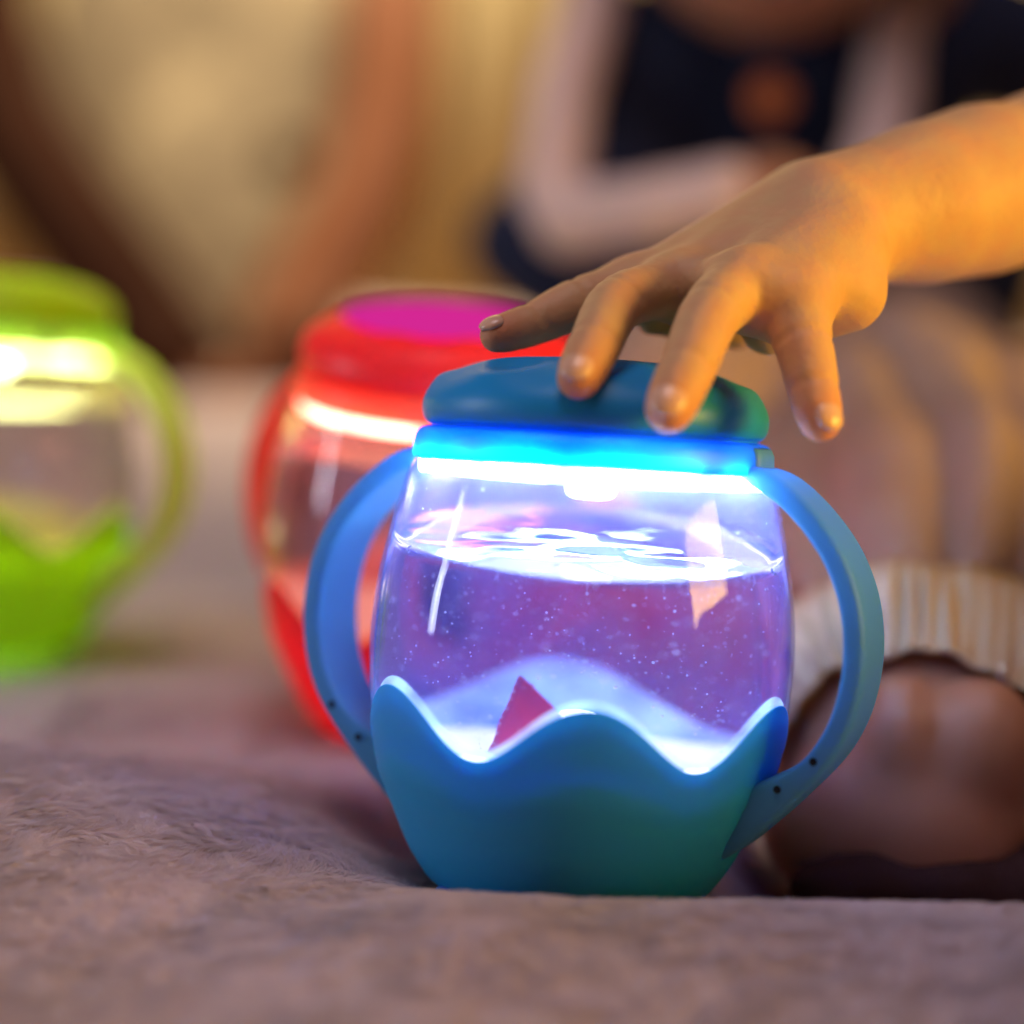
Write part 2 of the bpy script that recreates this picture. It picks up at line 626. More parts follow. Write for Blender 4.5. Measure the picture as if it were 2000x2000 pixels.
def build_jar(origin, tilt, spin, handle_az, mats, label, hero=False):
    M = jar_frame(origin, tilt, spin)
    root = empty('lantern_jar', origin)
    tag(root, label, 'lantern', 'lit lantern jars with two handles standing on the fleece')
    seg = 144 if hero else 72
    nn = 5 if hero else 3
    # scalloped cup
    outer = interp_profile(BASE, nn)

    def crown(off):
        def f(T, R, Z):
            top = CROWN_Z(T) + off
            t = np.clip(Z, 0, None) / 470.0
            z2 = np.where(Z > 150, 150 + (Z - 150) / 320.0 * (top - 150), Z)
            rr = np.interp(z2, [p[1] for p in BASE[3:]], [p[0] for p in BASE[3:]])
            R = np.where(Z > 6.5, rr + (R - np.interp(Z, [p[1] for p in BASE[3:]], [p[0] for p in BASE[3:]])), R)
            return R, z2
        return f
    nb = interp_profile(BASE, nn)
    inner = nb[::-1].copy()
    inner = inner[inner[:, 1] > 30]
    inner[:, 0] -= 24 - 13 * sstep(210, 330, inner[:, 1]) - 6 * sstep(390, 455, inner[:, 1])
    rim = []
    for k in range(1, 6):
        a = k / 6 * PI
        rim.append((421 - 2 + 2 * math.cos(a), 470 + 3 * math.sin(a)))
    inner = np.vstack([inner, [[250, 30], [0, 30]]])
    prof = np.vstack([nb, rim, inner])
    lathe('scalloped_cup', prof, mats['cup'], root, M, seg * 2 if hero else seg, crown(0), closed=False)
    # clear scalloped rim that stands a little above the cup; its edge glow is put in as emission
    rp = []
    for k in range(12):
        zz_ = 340 + k * 13
        rp.append((0, zz_))
    def rimmod(T, R, Z):
        top = CROWN_Z(T) + 15
        z2 = top - 85 + (Z - 340) / 143.0 * 85
        rg = np.minimum(np.interp(z2, [p[1] for p in GLASS], [p[0] for p in GLASS]), np.interp(z2, [p[1] for p in BASE], [p[0] for p in BASE]) - 16)
        return rg + R, z2
    rprof = [(1.2, 340 + 143 * k / 9) for k in range(10)] + [(3.0, 488)] + [(5.0, 340 + 143 * (9 - k) / 9) for k in range(10)]
    lathe('clear_scalloped_rim', rprof, mats['rim'], root, M, seg * 2 if hero else seg, rimmod, closed=True)
    for az in (-118, -58, 62, 122):
        a = math.radians(az)
        c = (M[:3, :3] @ np.array([272 * math.sin(a), -272 * math.cos(a), 6]) * U) + M[:3, 3]
        bm = bmesh.new()
        bmesh.ops.create_uvsphere(bm, u_segments=16, v_segments=10, radius=1)
        Rz = np.array([[math.cos(a), -math.sin(a), 0], [math.sin(a), math.cos(a), 0], [0, 0, 1]])
        vv = np.array([v.co[:] for v in bm.verts]) * np.array([36, 22, 17]) * U @ Rz.T @ M[:3, :3].T + c
        ff = [[v.index for v in f.verts] for f in bm.faces]
        bm.free()
        make_mesh('rubber_foot', vv, ff, mats['foot'], root)
    # clear vessel, outer and inner wall
    g = interp_profile(GLASS, nn)
    gi = g[::-1].copy()
    gi[:, 0] -= 7
    bot = np.array([[330, 240], [200, 236], [0, 236]])
    vessel = np.vstack([bot[::-1], g, [[323, 856]], gi, [[325, 266], [200, 262], [0, 262]]])
    lathe('clear_vessel', vessel, mats['clear'], root, M, seg, closed=False)
    # neck thread seen through the clear wall
    # lid band and lid
    bp = interp_profile(BANDP, nn)
    bi = np.array([[300, 880], [331, 876], [336, 860], [336, 842], [322, 838], [310, 838]])
    lathe('lid_band', np.vstack([bp, bi]), mats['band'], root, M, seg, closed=True)
    lp = interp_profile(LIDP, nn)

    def lobes(T, R, Z):
        w = np.exp(-((Z - 1000) / 26) ** 2)
        return R * (1 + 0.03 * w * np.cos(9 * T + 0.4)), Z - 9 * np.exp(-((R - 235) / 45) ** 2) * (1 + np.cos(9 * T + 0.4)) * (Z > 960)
    li = lp[::-1].copy()
    li = li[li[:, 1] > 899]
    li[:, 0] = np.maximum(li[:, 0] - 16, 0)
    li[:, 1] -= 16
    lathe('lid', np.vstack([lp, li, [[284, 893]]]), mats['lid'], root, M, seg, lobes, closed=False)
    if 'lid_spot' in mats:
        d = lathe('lid_window', [(0, 1042), (150, 1039), (235, 1026), (240, 1018), (230, 1012), (0, 1022)], mats['lid_spot'], root, M, seg, closed=False)
    # light ring and lamp in the lid, lamp in the floor
    lathe('light_ring', [(318, 806), (332, 800), (337, 807), (337, 834), (318, 836)], mats['led'], root, M, seg)
    lathe('lid_plate', [(0, 846), (294, 846), (294, 880), (0, 880)], mats['plate'], root, M, seg, closed=False)
    lathe('lid_lamp', [(0, 764), (34, 766), (46, 772), (50, 782), (50, 844), (0, 844)], mats['led2'], root, M, 40, closed=False)
    lathe('vessel_floor', [(0, 280), (340, 280), (347, 288), (347, 297), (340, 302), (0, 304)], mats['diffuser'], root, M, seg, closed=False)
    lathe('floor_glow_ring', [(348, 286), (352, 288), (354, 298), (350, 298)], mats['ledfloor'], root, M, seg)
    lathe('floor_lamp_dome', [(0, 372), (22, 368), (38, 352), (46, 322), (46, 306), (0, 306)], mats['led2'], root, M, 40, closed=False)
    if 'inner' in mats:  # unseen glowing discs added so lid and cup shine from within
        lathe('lid_inner_lamp', [(0, 892), (210, 892), (214, 897), (210, 902), (0, 902)], mats['inner'], root, M, 48, closed=False)
        lathe('base_lamp', [(0, 60), (200, 60), (204, 66), (200, 72), (0, 72)], mats['inner'], root, M, 48, closed=False)
    # handles
    hp = interp_profile(HANDLEP, 8 if hero else 5)
    for s, az in enumerate((handle_az, handle_az + 180)):
        a = math.radians(az)
        rad = np.array([math.sin(a), -math.cos(a), 0])
        tan = np.array([math.cos(a), math.sin(a), 0])   # clockwise seen from above
        nsec = 24
        rings = []
        for i, (r, z) in enumerate(hp):
            t = hp[min(i + 1, len(hp) - 1)] - hp[max(i - 1, 0)]
            t /= np.linalg.norm(t)
            nrm = np.array([-t[1], t[0]])
            if nrm @ np.array([r - 300, z - 500]) < 0:
                nrm = -nrm
            u = i / (len(hp) - 1)
            w = 80 + 8 * math.sin(u * PI)
            th_ = 22 + (38 * sstep(0.74, 1.0, u)) - 9 * (1 - sstep(0, 0.15, u))
            r = r - 5
            for k in range(nsec):
                q = 2 * PI * (k + 0.5) / nsec
                ca, sa = math.cos(q), math.sin(q)
                ex = math.copysign(abs(ca) ** 0.22, ca) * w
                ey = math.copysign(abs(sa) ** 0.42, sa) * th_
                c2 = np.array([r, z]) + nrm * ey
                rings.append(rad * c2[0] + tan * ex + np.array([0, 0, c2[1]]))
        v = np.array(rings) * U @ M[:3, :3].T + M[:3, 3]
        f = []
        L = len(hp)
        for i in range(L - 1):
            for k in range(nsec):
                f.append([i * nsec + k, i * nsec + (k + 1) % nsec, (i + 1) * nsec + (k + 1) % nsec, (i + 1) * nsec + k])
        f.append(list(range(nsec)))
        f.append(list(range((L - 1) * nsec, L * nsec))[::-1])
        h = make_mesh('handle', v, f, mats['handle'], root)
        fix_normals(h)
        # screw recesses on both side edges
        if hero:
            for (r, z) in ((501, 318), (437, 259)):
                for sd in (1, -1):
                    c = rad * (r - 4) + tan * sd * (82 + 8 * math.sin(0.82 * PI)) + np.array([0, 0, z])
                    e1, e2 = rad, np.array([0, 0, 1.0])
                    pts, ff = [], []
                    for ring, (rr_, off) in enumerate(((7.5, 3.2), (6.5, 3.8), (5.0, 1.6), (0.01, 0.6))):
                        for k in range(14):
                            q = 2 * PI * k / 14
                            pts.append(c + (e1 * math.cos(q) + e2 * math.sin(q)) * rr_ + tan * sd * (off - 1))
                    for ring in range(3):
                        for k in range(14):
                            ff.append([ring * 14 + k, ring * 14 + (k + 1) % 14, ring * 14 + 14 + (k + 1) % 14, ring * 14 + 14 + k])
                    dmp = make_mesh('screw_recess', np.array(pts) * U @ M[:3, :3].T + M[:3, 3], ff, M_dimple, h)
                    fix_normals(dmp)
        # bracket where the handle meets the band
        if hero:
            bw = 48
            pts = []
            secs = [(346, 834), (354, 836), (357, 846), (356, 868), (350, 880), (342, 883)]
            for k in range(9):
                da = (k - 4) / 4 * math.radians(9.5)
                rr = np.array([math.sin(a + da), -math.cos(a + da), 0])
                sh = 4 * (abs(k - 4) / 4) ** 4
                for (r, z) in secs:
                    pts.append(rr * (r - sh) + np.array([0, 0, z]))
            ns = len(secs)
            ff = [[k * ns + j, k * ns + (j + 1) % ns, (k + 1) * ns + (j + 1) % ns, (k + 1) * ns + j] for k in range(8) for j in range(ns)]
            ff += [list(range(ns)), list(range(8 * ns, 9 * ns))[::-1]]
            br = make_mesh('handle_bracket', np.array(pts) * U @ M[:3, :3].T + M[:3, 3], ff, mats['handle'], root)
            fix_normals(br)
    return root, M


def build_water(M, zlevel_world, mat, seg, label, wave=0.0):
    """a body of water that fills the vessel up to a level world plane"""
    g = interp_profile(GLASS, 4)
    g[:, 0] -= 7.6
    R3, o = M[:3, :3] * U, M[:3, 3]
    th = np.linspace(0, 2 * PI, seg, endpoint=False)
    prof_r = g[:, 0]
    prof_z = g[:, 1]
    cols = []
    ncol, ntop = 22, 26
    zb = 287.0 - 18.0
    for t in th:
        zz = np.linspace(286, 830, 500)
        rr = np.interp(zz, prof_z, prof_r)
        pts = np.stack([rr * math.sin(t), -rr * math.cos(t), zz], 1) @ R3.T + o
        i = np.argmax(pts[:, 2] > zlevel_world)
        ztop = zz[i]
        rtop = rr[i]
        col = [np.array([0, 0, 266.0]), np.array([rr[0] * math.sin(t), -rr[0] * math.cos(t), 266.0])]
        for k in range(1, ncol + 1):
            z = 266 + (ztop - 266) * k / ncol
            r = np.interp(max(z, 286), prof_z, prof_r)
            col.append(np.array([r * math.sin(t), -r * math.cos(t), z]))
        cols.append((np.array(col) @ R3.T + o, col[-1] @ R3.T + o))
    centre = np.mean([c[1] for c in cols], 0)
    verts = []
    m = 2 + ncol + ntop
    for c, edge in cols:
        verts.extend(c)
        for k in range(1, ntop + 1):
            s = 1 - (k / ntop)
            s2 = s
            p = centre + (edge - centre) * s2
            men = 0.07 * math.exp(-(1 - s) * 26)
            wv = wave * float(s < 0.99) * (0.9 * math.sin(p[0] * 0.9 + p[1] * 1.7 + math.sin(p[0] * 1.3)) + 0.5 * math.sin(p[1] * 3.3 - p[0] * 1.2 + 1 + 0.8 * math.sin(p[1] * 1.1)) + 0.16 * math.sin(p[0] * 2.7 + p[1] * 5.1 + 2)) * (1 - s ** 6)
            p = p + np.array([0, 0, men * 0 + wv])
            verts.append(p)
    f = []
    for i in range(seg):
        i2 = (i + 1) % seg
        for j in range(m - 1):
            f.append([i * m + j, i * m + j + 1, i2 * m + j + 1, i2 * m + j])
    o_ = make_mesh('water', np.array(verts), f, mat)
    bm = bmesh.new()
    bm.from_mesh(o_.data)
    bmesh.ops.remove_doubles(bm, verts=bm.verts, dist=1e-6)
    bmesh.ops.recalc_face_normals(bm, faces=bm.faces)
    bm.to_mesh(o_.data)
    bm.free()
    tag(o_, label, 'water', kind='stuff')
    return o_, cols


blue = dict(
    cup=principled('blue_silicone', (0.012, 0.31, 0.66), 0.5, sss=1.0, rad=(0.3, 1.15, 1.0), scale=0.0017, spec=0.4, bump=[(2500, 0.2, 0.0001)]),
    handle=translucent_plastic('blue_handle_plastic', (0.09, 0.36, 0.62), (0.0, 0.40, 1.0), 0.30, 0.5),
    lid=translucent_plastic('blue_lid_silicone', (0.012, 0.33, 0.74), (0.0, 0.4, 0.9), 0.2, 0.42),
    band=translucent_plastic('blue_band_silicone', (0.01, 0.34, 0.80), (0.0, 0.42, 1.0), 0.5, 0.45),
    foot=principled('blue_rubber', (0.01, 0.16, 0.6), 0.5),
    clear=clear_wall('clear_plastic', (0.97, 0.98, 1.0), 0.17, (0.32, 0.36, 1.0)),
    led=emission('cool_light_ring', (0.45, 0.70, 1.0), 62, 75),
    led2=emission('cool_lamp', (0.62, 0.80, 1.0), 14),
    ledfloor=emission('cool_floor_ring', (0.6, 0.78, 1.0), 12),
    rim=rim_glow('blue_white_rim_glow', (0.36, 0.66, 1.0), 3.6),
    diffuser=emission('cool_floor_diffuser', (0.72, 0.90, 1.0), 2.4),
    plate=principled('white_plate', (0.8, 0.84, 0.9), 0.5),
)
red = dict(
    cup=translucent_plastic('red_silicone', (0.80, 0.05, 0.07), (1.0, 0.10, 0.12), 0.6, 0.4, False),
    handle=translucent_plastic('red_handle_plastic', (0.92, 0.13, 0.07), (1.0, 0.2, 0.1), 0.4, 0.4, False),
    lid=translucent_plastic('red_lid_silicone', (0.82, 0.05, 0.06), (1.0, 0.04, 0.04), 0.4, 0.4, False),
    band=translucent_plastic('red_band_silicone', (0.85, 0.20, 0.12), (1.0, 0.3, 0.16), 0.5, 0.4, False),
    foot=principled('red_rubber', (0.4, 0.01, 0.02), 0.5),
    lid_spot=emission('magenta_lid_lamp', (0.95, 0.03, 0.42), 0.7),
    clear=clear_wall('clear_plastic_red_jar', (0.98, 0.96, 0.95), 0.06, (1.0, 0.6, 0.45)),
    led=emission('warm_light_ring', (1.0, 0.28, 0.20), 9, 75),
    led2=emission('warm_lamp', (1.0, 0.50, 0.32), 22),
    ledfloor=emission('warm_floor_ring', (1.0, 0.25, 0.12), 8),
    inner=emission('red_inner_fill', (1.0, 0.22, 0.14), 7),
    rim=rim_glow('red_rim_glow', (1.0, 0.2, 0.08), 1.5),
    diffuser=emission('coral_floor_diffuser', (1.0, 0.35, 0.22), 1.2),
    plate=principled('pinkish_plate', (0.8, 0.5, 0.4), 0.5),
)
green = dict(
    cup=translucent_plastic('lime_silicone', (0.52, 0.58, 0.02), (0.55, 0.9, 0.02), 0.6, 0.4, False),
    handle=translucent_plastic('lime_handle_plastic', (0.88, 0.95, 0.35), (0.85, 1.0, 0.25), 0.55, 0.4, False),
    lid=translucent_plastic('lime_lid_silicone', (0.52, 0.60, 0.01), (0.78, 0.95, 0.03), 0.45, 0.4, False),
    band=translucent_plastic('lime_band_silicone', (0.6, 0.8, 0.15), (0.7, 0.95, 0.25), 0.5, 0.4, False),
    foot=principled('green_rubber', (0.1, 0.3, 0.01), 0.5),
    clear=clear_wall('clear_plastic_green_jar', (0.97, 0.98, 0.93), 0.09, (0.85, 0.8, 0.45)),
    led=emission('yellow_light_ring', (0.90, 1.0, 0.34), 10, 60),
    led2=emission('yellow_lamp', (1.0, 0.98, 0.5), 18),
    ledfloor=emission('yellow_floor_ring', (0.9, 0.85, 0.12), 16),
    inner=emission('green_inner_fill', (0.9, 1.0, 0.3), 3.5),
    rim=rim_glow('yellow_rim_glow', (0.9, 0.8, 0.15), 1.2),
    diffuser=emission('yellow_floor_diffuser', (0.95, 0.85, 0.10), 1.2),
    plate=principled('yellowish_plate', (0.7, 0.7, 0.35), 0.5),
)

TILT = 8.0
root_blue, MB = build_jar(JAR0, TILT, 0, 67, blue,
                          'turquoise-handled clear jar of water glowing blue white, with wavy blue cup, under the hand', hero=True)
red_o = G(828, 58.0, -0.45)
root_red, MR = build_jar(red_o, -5, 0, 52, red,
                         'blurred red lantern jar with orange glow and magenta lid spot behind the blue jar')
green_o = G(-38, 64.8, -0.75)
root_green, MG = build_jar(green_o, TILT - 1, 10, 70, green,
                           'blurred lime green lantern jar with yellowish glow, cut by the picture edge')


def world_level(M, z):
    return (M[:3, :3] @ np.array([0, 0, z]) * U + M[:3, 3])[2]


water, wcols = build_water(MB, world_level(MB, 688), M_water, 120, 'clear water with bubbles filling the blue lantern jar', wave=0.024)
w2, _ = build_water(MR, world_level(MR, 700), M_water, 60, 'water inside the blurred red lantern jar')
w3, _ = build_water(MG, world_level(MG, 700), M_water, 60, 'water inside the blurred lime green lantern jar')


# tiny bubbles in the water, one mass
def bubble_cloud(name, centres, radii, mat, parent=None, sub=1):
    bm = bmesh.new()
    bmesh.ops.create_icosphere(bm, subdivisions=sub, radius=1)
    bv = np.array([v.co[:] for v in bm.verts])
    bf = np.array([[v.index for v in f.verts] for f in bm.faces])
    bm.free()
    n = len(centres)
    v = (bv[None] * np.asarray(radii)[:, None, None] + np.asarray(centres)[:, None]).reshape(-1, 3)
    f = (bf[None] + (np.arange(n) * len(bv))[:, None, None]).reshape(-1, 3)
    return make_mesh(name, v, f, mat, parent)


def jar_pt(r, th, z, M=MB):
    th = np.asarray(th, float)
    v = np.stack(np.broadcast_arrays(r * np.sin(th), -r * np.cos(th), z), -1) * U
    return v @ M[:3, :3].T + M[:3, 3]


n = 1500
rr = np.sqrt(RNG.random(n)) * 380
zz = 300 + 350 * RNG.random(n) ** 0.9
pts = jar_pt(rr, RNG.random(n) * 2 * PI, zz)
rads = 0.0125 * np.exp(RNG.normal(0, 0.42, n))
b = bubble_cloud('bubbles', pts, rads, M_bubble)
tag(b, 'tiny bubbles drifting in the water of the blue lantern jar', 'bubbles', kind='stuff')
# larger bubbles clinging where the surface meets the wall
cs, rs = [], []
for (deg, cnt) in ((-62, 4), (1, 4), (26, 3), (33, 5), (38, 2), (50, 4), (63, 4), (57, 2)):
    t = math.radians(deg)
    k = int((t % (2 * PI)) / (2 * PI) * 120)
    e = wcols[k][1]
    ax = MB[:3, :3] @ np.array([math.sin(t), -math.cos(t), 0])
    for j in range(cnt):
        cs.append(e - ax * 0.07 + np.array([RNG.normal(0, .05), 0, -0.04 - 0.16 * RNG.random()]))
        rs.append(0.022 + 0.022 * RNG.random())
b = bubble_cloud('bubbles', cs, rs, M_bubble, sub=2)
tag(b, 'larger bubbles clinging to the clear wall at the water line', 'bubbles', kind='stuff')
# droplets on the clear wall above the water
cs, rs = [], []
for i in range(60):
    t = RNG.uniform(-1.25, 1.25)
    z = RNG.choice([RNG.uniform(800, 828), RNG.uniform(715, 820)])
    r = np.interp(z, [p[1] for p in GLASS], [p[0] for p in GLASS]) - 16
    cs.append(jar_pt(r, t, z))
    rs.append(0.016 + 0.02 * RNG.random() ** 2)
b = bubble_cloud('droplets', cs, rs, M_bubble, sub=2)
tag(b, 'water droplets on the inner wall above the water line', 'droplets', kind='stuff')

# crimson fin
A = jar_pt(np.array([262.0]), math.radians(-36), 290)[0]
B_ = jar_pt(np.array([255.0]), math.radians(14), 290)[0]
T_ = jar_pt(np.array([262.0]), math.radians(-24), 447)[0]
fwd = MB[:3, :3] @ np.array([0.15, -0.99, 0])
outline = []
for a_, b_ in ((A, T_), (T_, B_), (B_, A)):
    for k in range(10):
        p = a_ + (b_ - a_) * k / 10
        outline.append(p + np.array([RNG.normal(0, .012), 0, RNG.normal(0, .012)]))
outline = np.array(outline)
no = len(outline)
vv = np.vstack([outline + fwd * 0.12, outline - fwd * 0.12, outline * 0.94 + outline.mean(0) * 0.06 + fwd * 0.16, outline * 0.94 + outline.mean(0) * 0.06 - fwd * 0.16])
ff = [[k, (k + 1) % no, no + (k + 1) % no, no + k] for k in range(no)]
ff += [[k, 2 * no + k, 2 * no + (k + 1) % no, (k + 1) % no] for k in range(no)]
ff += [[no + k, no + (k + 1) % no, 3 * no + (k + 1) % no, 3 * no + k] for k in range(no)]
ff += [list(range(2 * no, 3 * no)), list(range(3 * no, 4 * no))[::-1]]
fin = make_mesh('fin', vv, ff, M_fin, smooth=False)
fix_normals(fin)
tag(fin, 'crimson triangular fin with bubbly edges standing in the water of the blue jar', 'toy fin')
cs = [outline[k] + np.array([RNG.normal(0, .02), 0, RNG.normal(0, .02)]) + fwd * .05 for k in range(20) for _ in range(2)]
fb = bubble_cloud('edge_bubbles', cs, 0.016 + 0.014 * RNG.random(len(cs)), M_bubble, fin, sub=1)
fb['kind'] = 'stuff'

# ------------------------------------------------------------------ blanket, floor, curtain
KNEE = P(1785, 1560, 48.5)


def blanket_h(x, y):
    h = 1.35 * np.exp(-((y - 1.0) / 5.0) ** 2) * sstep(-1.5, -13.0, x)
    h = h + (1.12 + 0.05 * np.clip(x, 0, 14)) * np.exp(-((y + 5.5) / 2.8) ** 2) * sstep(-8.5, -1.5, x)
    h = h - 0.9 * np.exp(-(((x - 0.3) / 5.5) ** 2 + ((y - 1.8) / 4.5) ** 2) ** 2)
    d = np.hypot(x - KNEE[0] - 1, (y - KNEE[1] - 2) * 0.8)
    h = h - 4.4 * np.exp(-(d / 5.6) ** 4) * sstep(-4.2, -1.2, y + 0.0 * x)
    h = h + 0.5 * fbm(np.stack([x * 0.045 + 3, y * 0.07], -1), 3, 5) * sstep(6, 16, np.hypot(x, y))
    h = h - sstep(3, 11, y) * (0.5 + 0.07 * np.clip(-x - 2, 0, 20))
    # wrinkles lying mostly across the view
    wx = x + 0.8 * vnoise(np.stack([x * .35, y * .35], -1), 31)
    n1 = fbm(np.stack([wx * 0.75, y * 1.5], -1), 4, 9)
    n2 = fbm(np.stack([wx * 2.4, y * 3.6], -1), 3, 21)
    h = h + 0.085 * (1 - 2 * np.abs(n1)) + 0.028 * (1 - 2.2 * np.abs(n2)) - 0.08
    return h


def lines(fine_lo, fine_hi, step, lo, hi, grow=1.09, mx=2.0):
    a = list(np.arange(fine_lo, fine_hi, step))
    s, p = step, a[-1]
    while p < hi:
        s = min(s * grow, mx)
        p += s
        a.append(p)
    s, p = step, a[0]
    while p > lo:
        s = min(s * grow, mx)
        p -= s
        a.insert(0, p)
    return np.array(a)


bx = lines(-14, 14, 0.075, -95, 95)
by = lines(-11, 10, 0.075, -42, 150)
X, Y = np.meshgrid(bx, by, indexing='ij')
x, y = X.ravel(), Y.ravel()
z = blanket_h(x, y)
fine = fbm(np.stack([x * 7 + 2 * vnoise(np.stack([x, y], -1), 3), y * 9], -1), 3, 44)
z += 0.022 * fine
edge = sstep(95, 93, np.abs(x)) * sstep(150, 147, y)
z = z * edge - 0.5 * (1 - edge)
nx, ny = len(bx), len(by)
i, j = np.meshgrid(np.arange(nx - 1), np.arange(ny - 1), indexing='ij')
f = np.stack([i * ny + j, (i + 1) * ny + j, (i + 1) * ny + j + 1, i * ny + j + 1], -1).reshape(-1, 4)
bl = make_mesh('blanket', np.stack([x, y, z], -1), f, M_fleece)
tag(bl, 'rumpled mauve fleece blanket under the lantern jars', kind='structure')

# fleece pile: short matted fibres
nf = 170000
fx = RNG.uniform(-15, 15, nf)
fy = -11 + 27 * RNG.random(nf) ** 1.1
keep = np.hypot(fx - 0.3, fy - 0.5) > 2.6
fx, fy = fx[keep], fy[keep]
nf = len(fx)
fz = blanket_h(fx, fy) + 0.01
ang = 2.6 * fbm(np.stack([fx * 0.6, fy * 0.9], -1), 3, 77) + 0.4 + RNG.normal(0, 0.35, nf)
ln = 0.40 * np.exp(RNG.normal(0, 0.3, nf))
w = 0.008
d = np.stack([np.cos(ang), np.sin(ang) * 0.8, np.zeros(nf)], -1)
s = np.stack([-d[:, 1], d[:, 0], np.zeros(nf)], -1) * w
p0 = np.stack([fx, fy, fz - 0.02], -1)
e1 = p0 + d * (ln * 0.5)[:, None]
e1[:, 2] = blanket_h(e1[:, 0], e1[:, 1]) + 0.05 + 0.04 * RNG.random(nf)
e2 = p0 + d * ln[:, None]
e2[:, 2] = blanket_h(e2[:, 0], e2[:, 1]) + 0.02 + 0.09 * RNG.random(nf)
v = np.stack([p0 - s, p0 + s, e1 + s, e1 - s, e2], 1).reshape(-1, 3)
bb = np.arange(nf)[:, None] * 5
f = np.concatenate([bb + np.array([[0, 1, 2]]), bb + np.array([[0, 2, 3]]), bb + np.array([[3, 2, 4]])])
pile = make_mesh('fleece_pile', v, f, M_fibre, bl)
pile['kind'] = 'stuff'

fl = make_mesh('floor', [(-400, -150, -5.2), (400, -150, -5.2), (400, 420, -5.2), (-400, 420, -5.2)], [[0, 1, 2, 3]], M_floor, smooth=False)
tag(fl, 'plain brown floor under the blanket', kind='structure')

# cream curtain with soft folds
cu = []
us = np.linspace(-160, 160, 321)
for zc in (-5, 140):
    for u_ in us:
        cu.append((u_, 178 + 2.2 * math.sin(u_ * 0.33) + 1.4 * math.sin(u_ * 0.83 + 1) + 0.01 * u_, zc))
nu = len(us)
f = [[k, k + 1, nu + k + 1, nu + k] for k in range(nu - 1)]
c = make_mesh('curtain', cu, f, M_curtain)
sm = c.modifiers.new('thickness', 'SOLIDIFY')
sm.thickness = 0.004
tag(c, 'cream curtain hanging in soft folds far behind the jars', 'curtain')

# ------------------------------------------------------------------ wooden hoop chair, far and blurred
chair = empty('hoop_chair', G(430, 150, -3))
tag(chair, 'blurred reddish wooden hoop-backed chair with beige cushion behind the jars', 'chair')


def tube(name, pts, radius, mat, parent, nseg=16, sub=8):
    path = catmull(pts, sub)
    vs, fs = [], []
    prev = np.array([0, 1.0, 0])
    for i, p in enumerate(path):
        t = path[min(i + 1, len(path) - 1)] - path[max(i - 1, 0)]
        t /= np.linalg.norm(t)
        a = prev - t * (prev @ t)
        a /= np.linalg.norm(a)
        prev = a
        b = np.cross(t, a)
        r = radius(i / (len(path) - 1)) if callable(radius) else radius
        for k in range(nseg):
            q = 2 * PI * k / nseg
            vs.append(p + (a * math.cos(q) + b * math.sin(q)) * r)
    L = len(path)
    for i in range(L - 1):
        for k in range(nseg):
            fs.append([i * nseg + k, i * nseg + (k + 1) % nseg, (i + 1) * nseg + (k + 1) % nseg, (i + 1) * nseg + k])
    fs.append(list(range(nseg))[::-1])
    fs.append(list(range((L - 1) * nseg, L * nseg)))
    return make_mesh(name, vs, fs, mat, parent)


tube('hoop_rail', [P(560, 700, 140), P(600, 580, 142), P(690, 420, 144), P(745, 250, 146), P(765, 40, 148), P(760, -260, 152), P(600, -520, 155)], 3.6, M_wood, chair)
tube('hoop_rail', [P(360, 740, 140), P(290, 640, 141), P(190, 500, 142), P(80, 350, 144), P(0, 200, 146), P(-40, -60, 149), P(60, -360, 153), P(300, -540, 155), P(600, -520, 155)], 4.2, M_darkwood, chair)
tube('seat_rail', [P(360, 740, 140), P(455, 790, 139), P(560, 700, 140)], 2.0, M_wood, chair)
for (px, D) in ((300, 136), (620, 138), (250, 160), (640, 160)):
    tube('leg', [G(px, D, 4), G(px, D, -4.6)], 1.3, M_darkwood, chair, sub=2)
cb = Body().ball(P(410, 150, 156), (13, 3.0, 19), 1).ball(P(430, 520, 154), (9, 2.5, 14), 3).ball(P(560, 100, 153), (6, 3, 10), 3)
body_mesh('back_cushion', cb, 0.6, M_cushion, chair)
cb = Body().ball(P(560, 310, 146), (1.7, 1.2, 1.6), 1)  # small dark blob in front of the cushion
body_mesh('cushion_dark_spot', cb, 0.25, M_darkwood, chair)

# ------------------------------------------------------------------ the reaching child
pb = empty('person', G(2900, 62, 0))
tag(pb, 'child whose bare arm reaches in to rest its fingertips on the turquoise lid', 'person')


def R(px, D=43):
    return px * D / FPX


hand = Body()
W = P(1625, 425, 46.0)
MCP = dict(index=(P(1232, 562, 45.6), R(50)), middle=(P(1312, 560, 44.4), R(55)), ring=(P(1448, 566, 43.2), R(62)), pinky=(P(1550, 600, 43.0), R(62)))
FINGER = {
    'index': [MCP['index'], (P(1134, 592, 45.0), R(50)), (P(1042, 632, 44.5), R(42)), (P(970, 655, 44.0), R(36))],
    'middle': [MCP['middle'], (P(1208, 592, 43.0), R(53)), (P(1162, 674, 41.7), R(49)), (P(1130, 738, 41.0), R(43))],
    'ring': [MCP['ring'], (P(1392, 608, 42.0), R(57)), (P(1342, 720, 40.9), R(52)), (P(1306, 800, 40.3), R(46))],
    'pinky': [MCP['pinky'], (P(1570, 676, 42.3), R(53)), (P(1590, 764, 41.7), R(46)), (P(1602, 824, 41.3), R(40))],
}
WR = {'index': (P(1560, 402, 46.6), R(78)), 'middle': (P(1590, 425, 46), R(88)), 'ring': (P(1620, 450, 45.2), R(92)), 'pinky': (P(1648, 482, 44.6), R(80))}
for k in ('index', 'middle', 'ring', 'pinky'):
    hand.cone(WR[k][0], MCP[k][0], WR[k][1], MCP[k][1], 0.9)
hand.cone(P(1470, 560, 45.6), P(1640, 520, 45.4), R(84), R(92), 0.6)
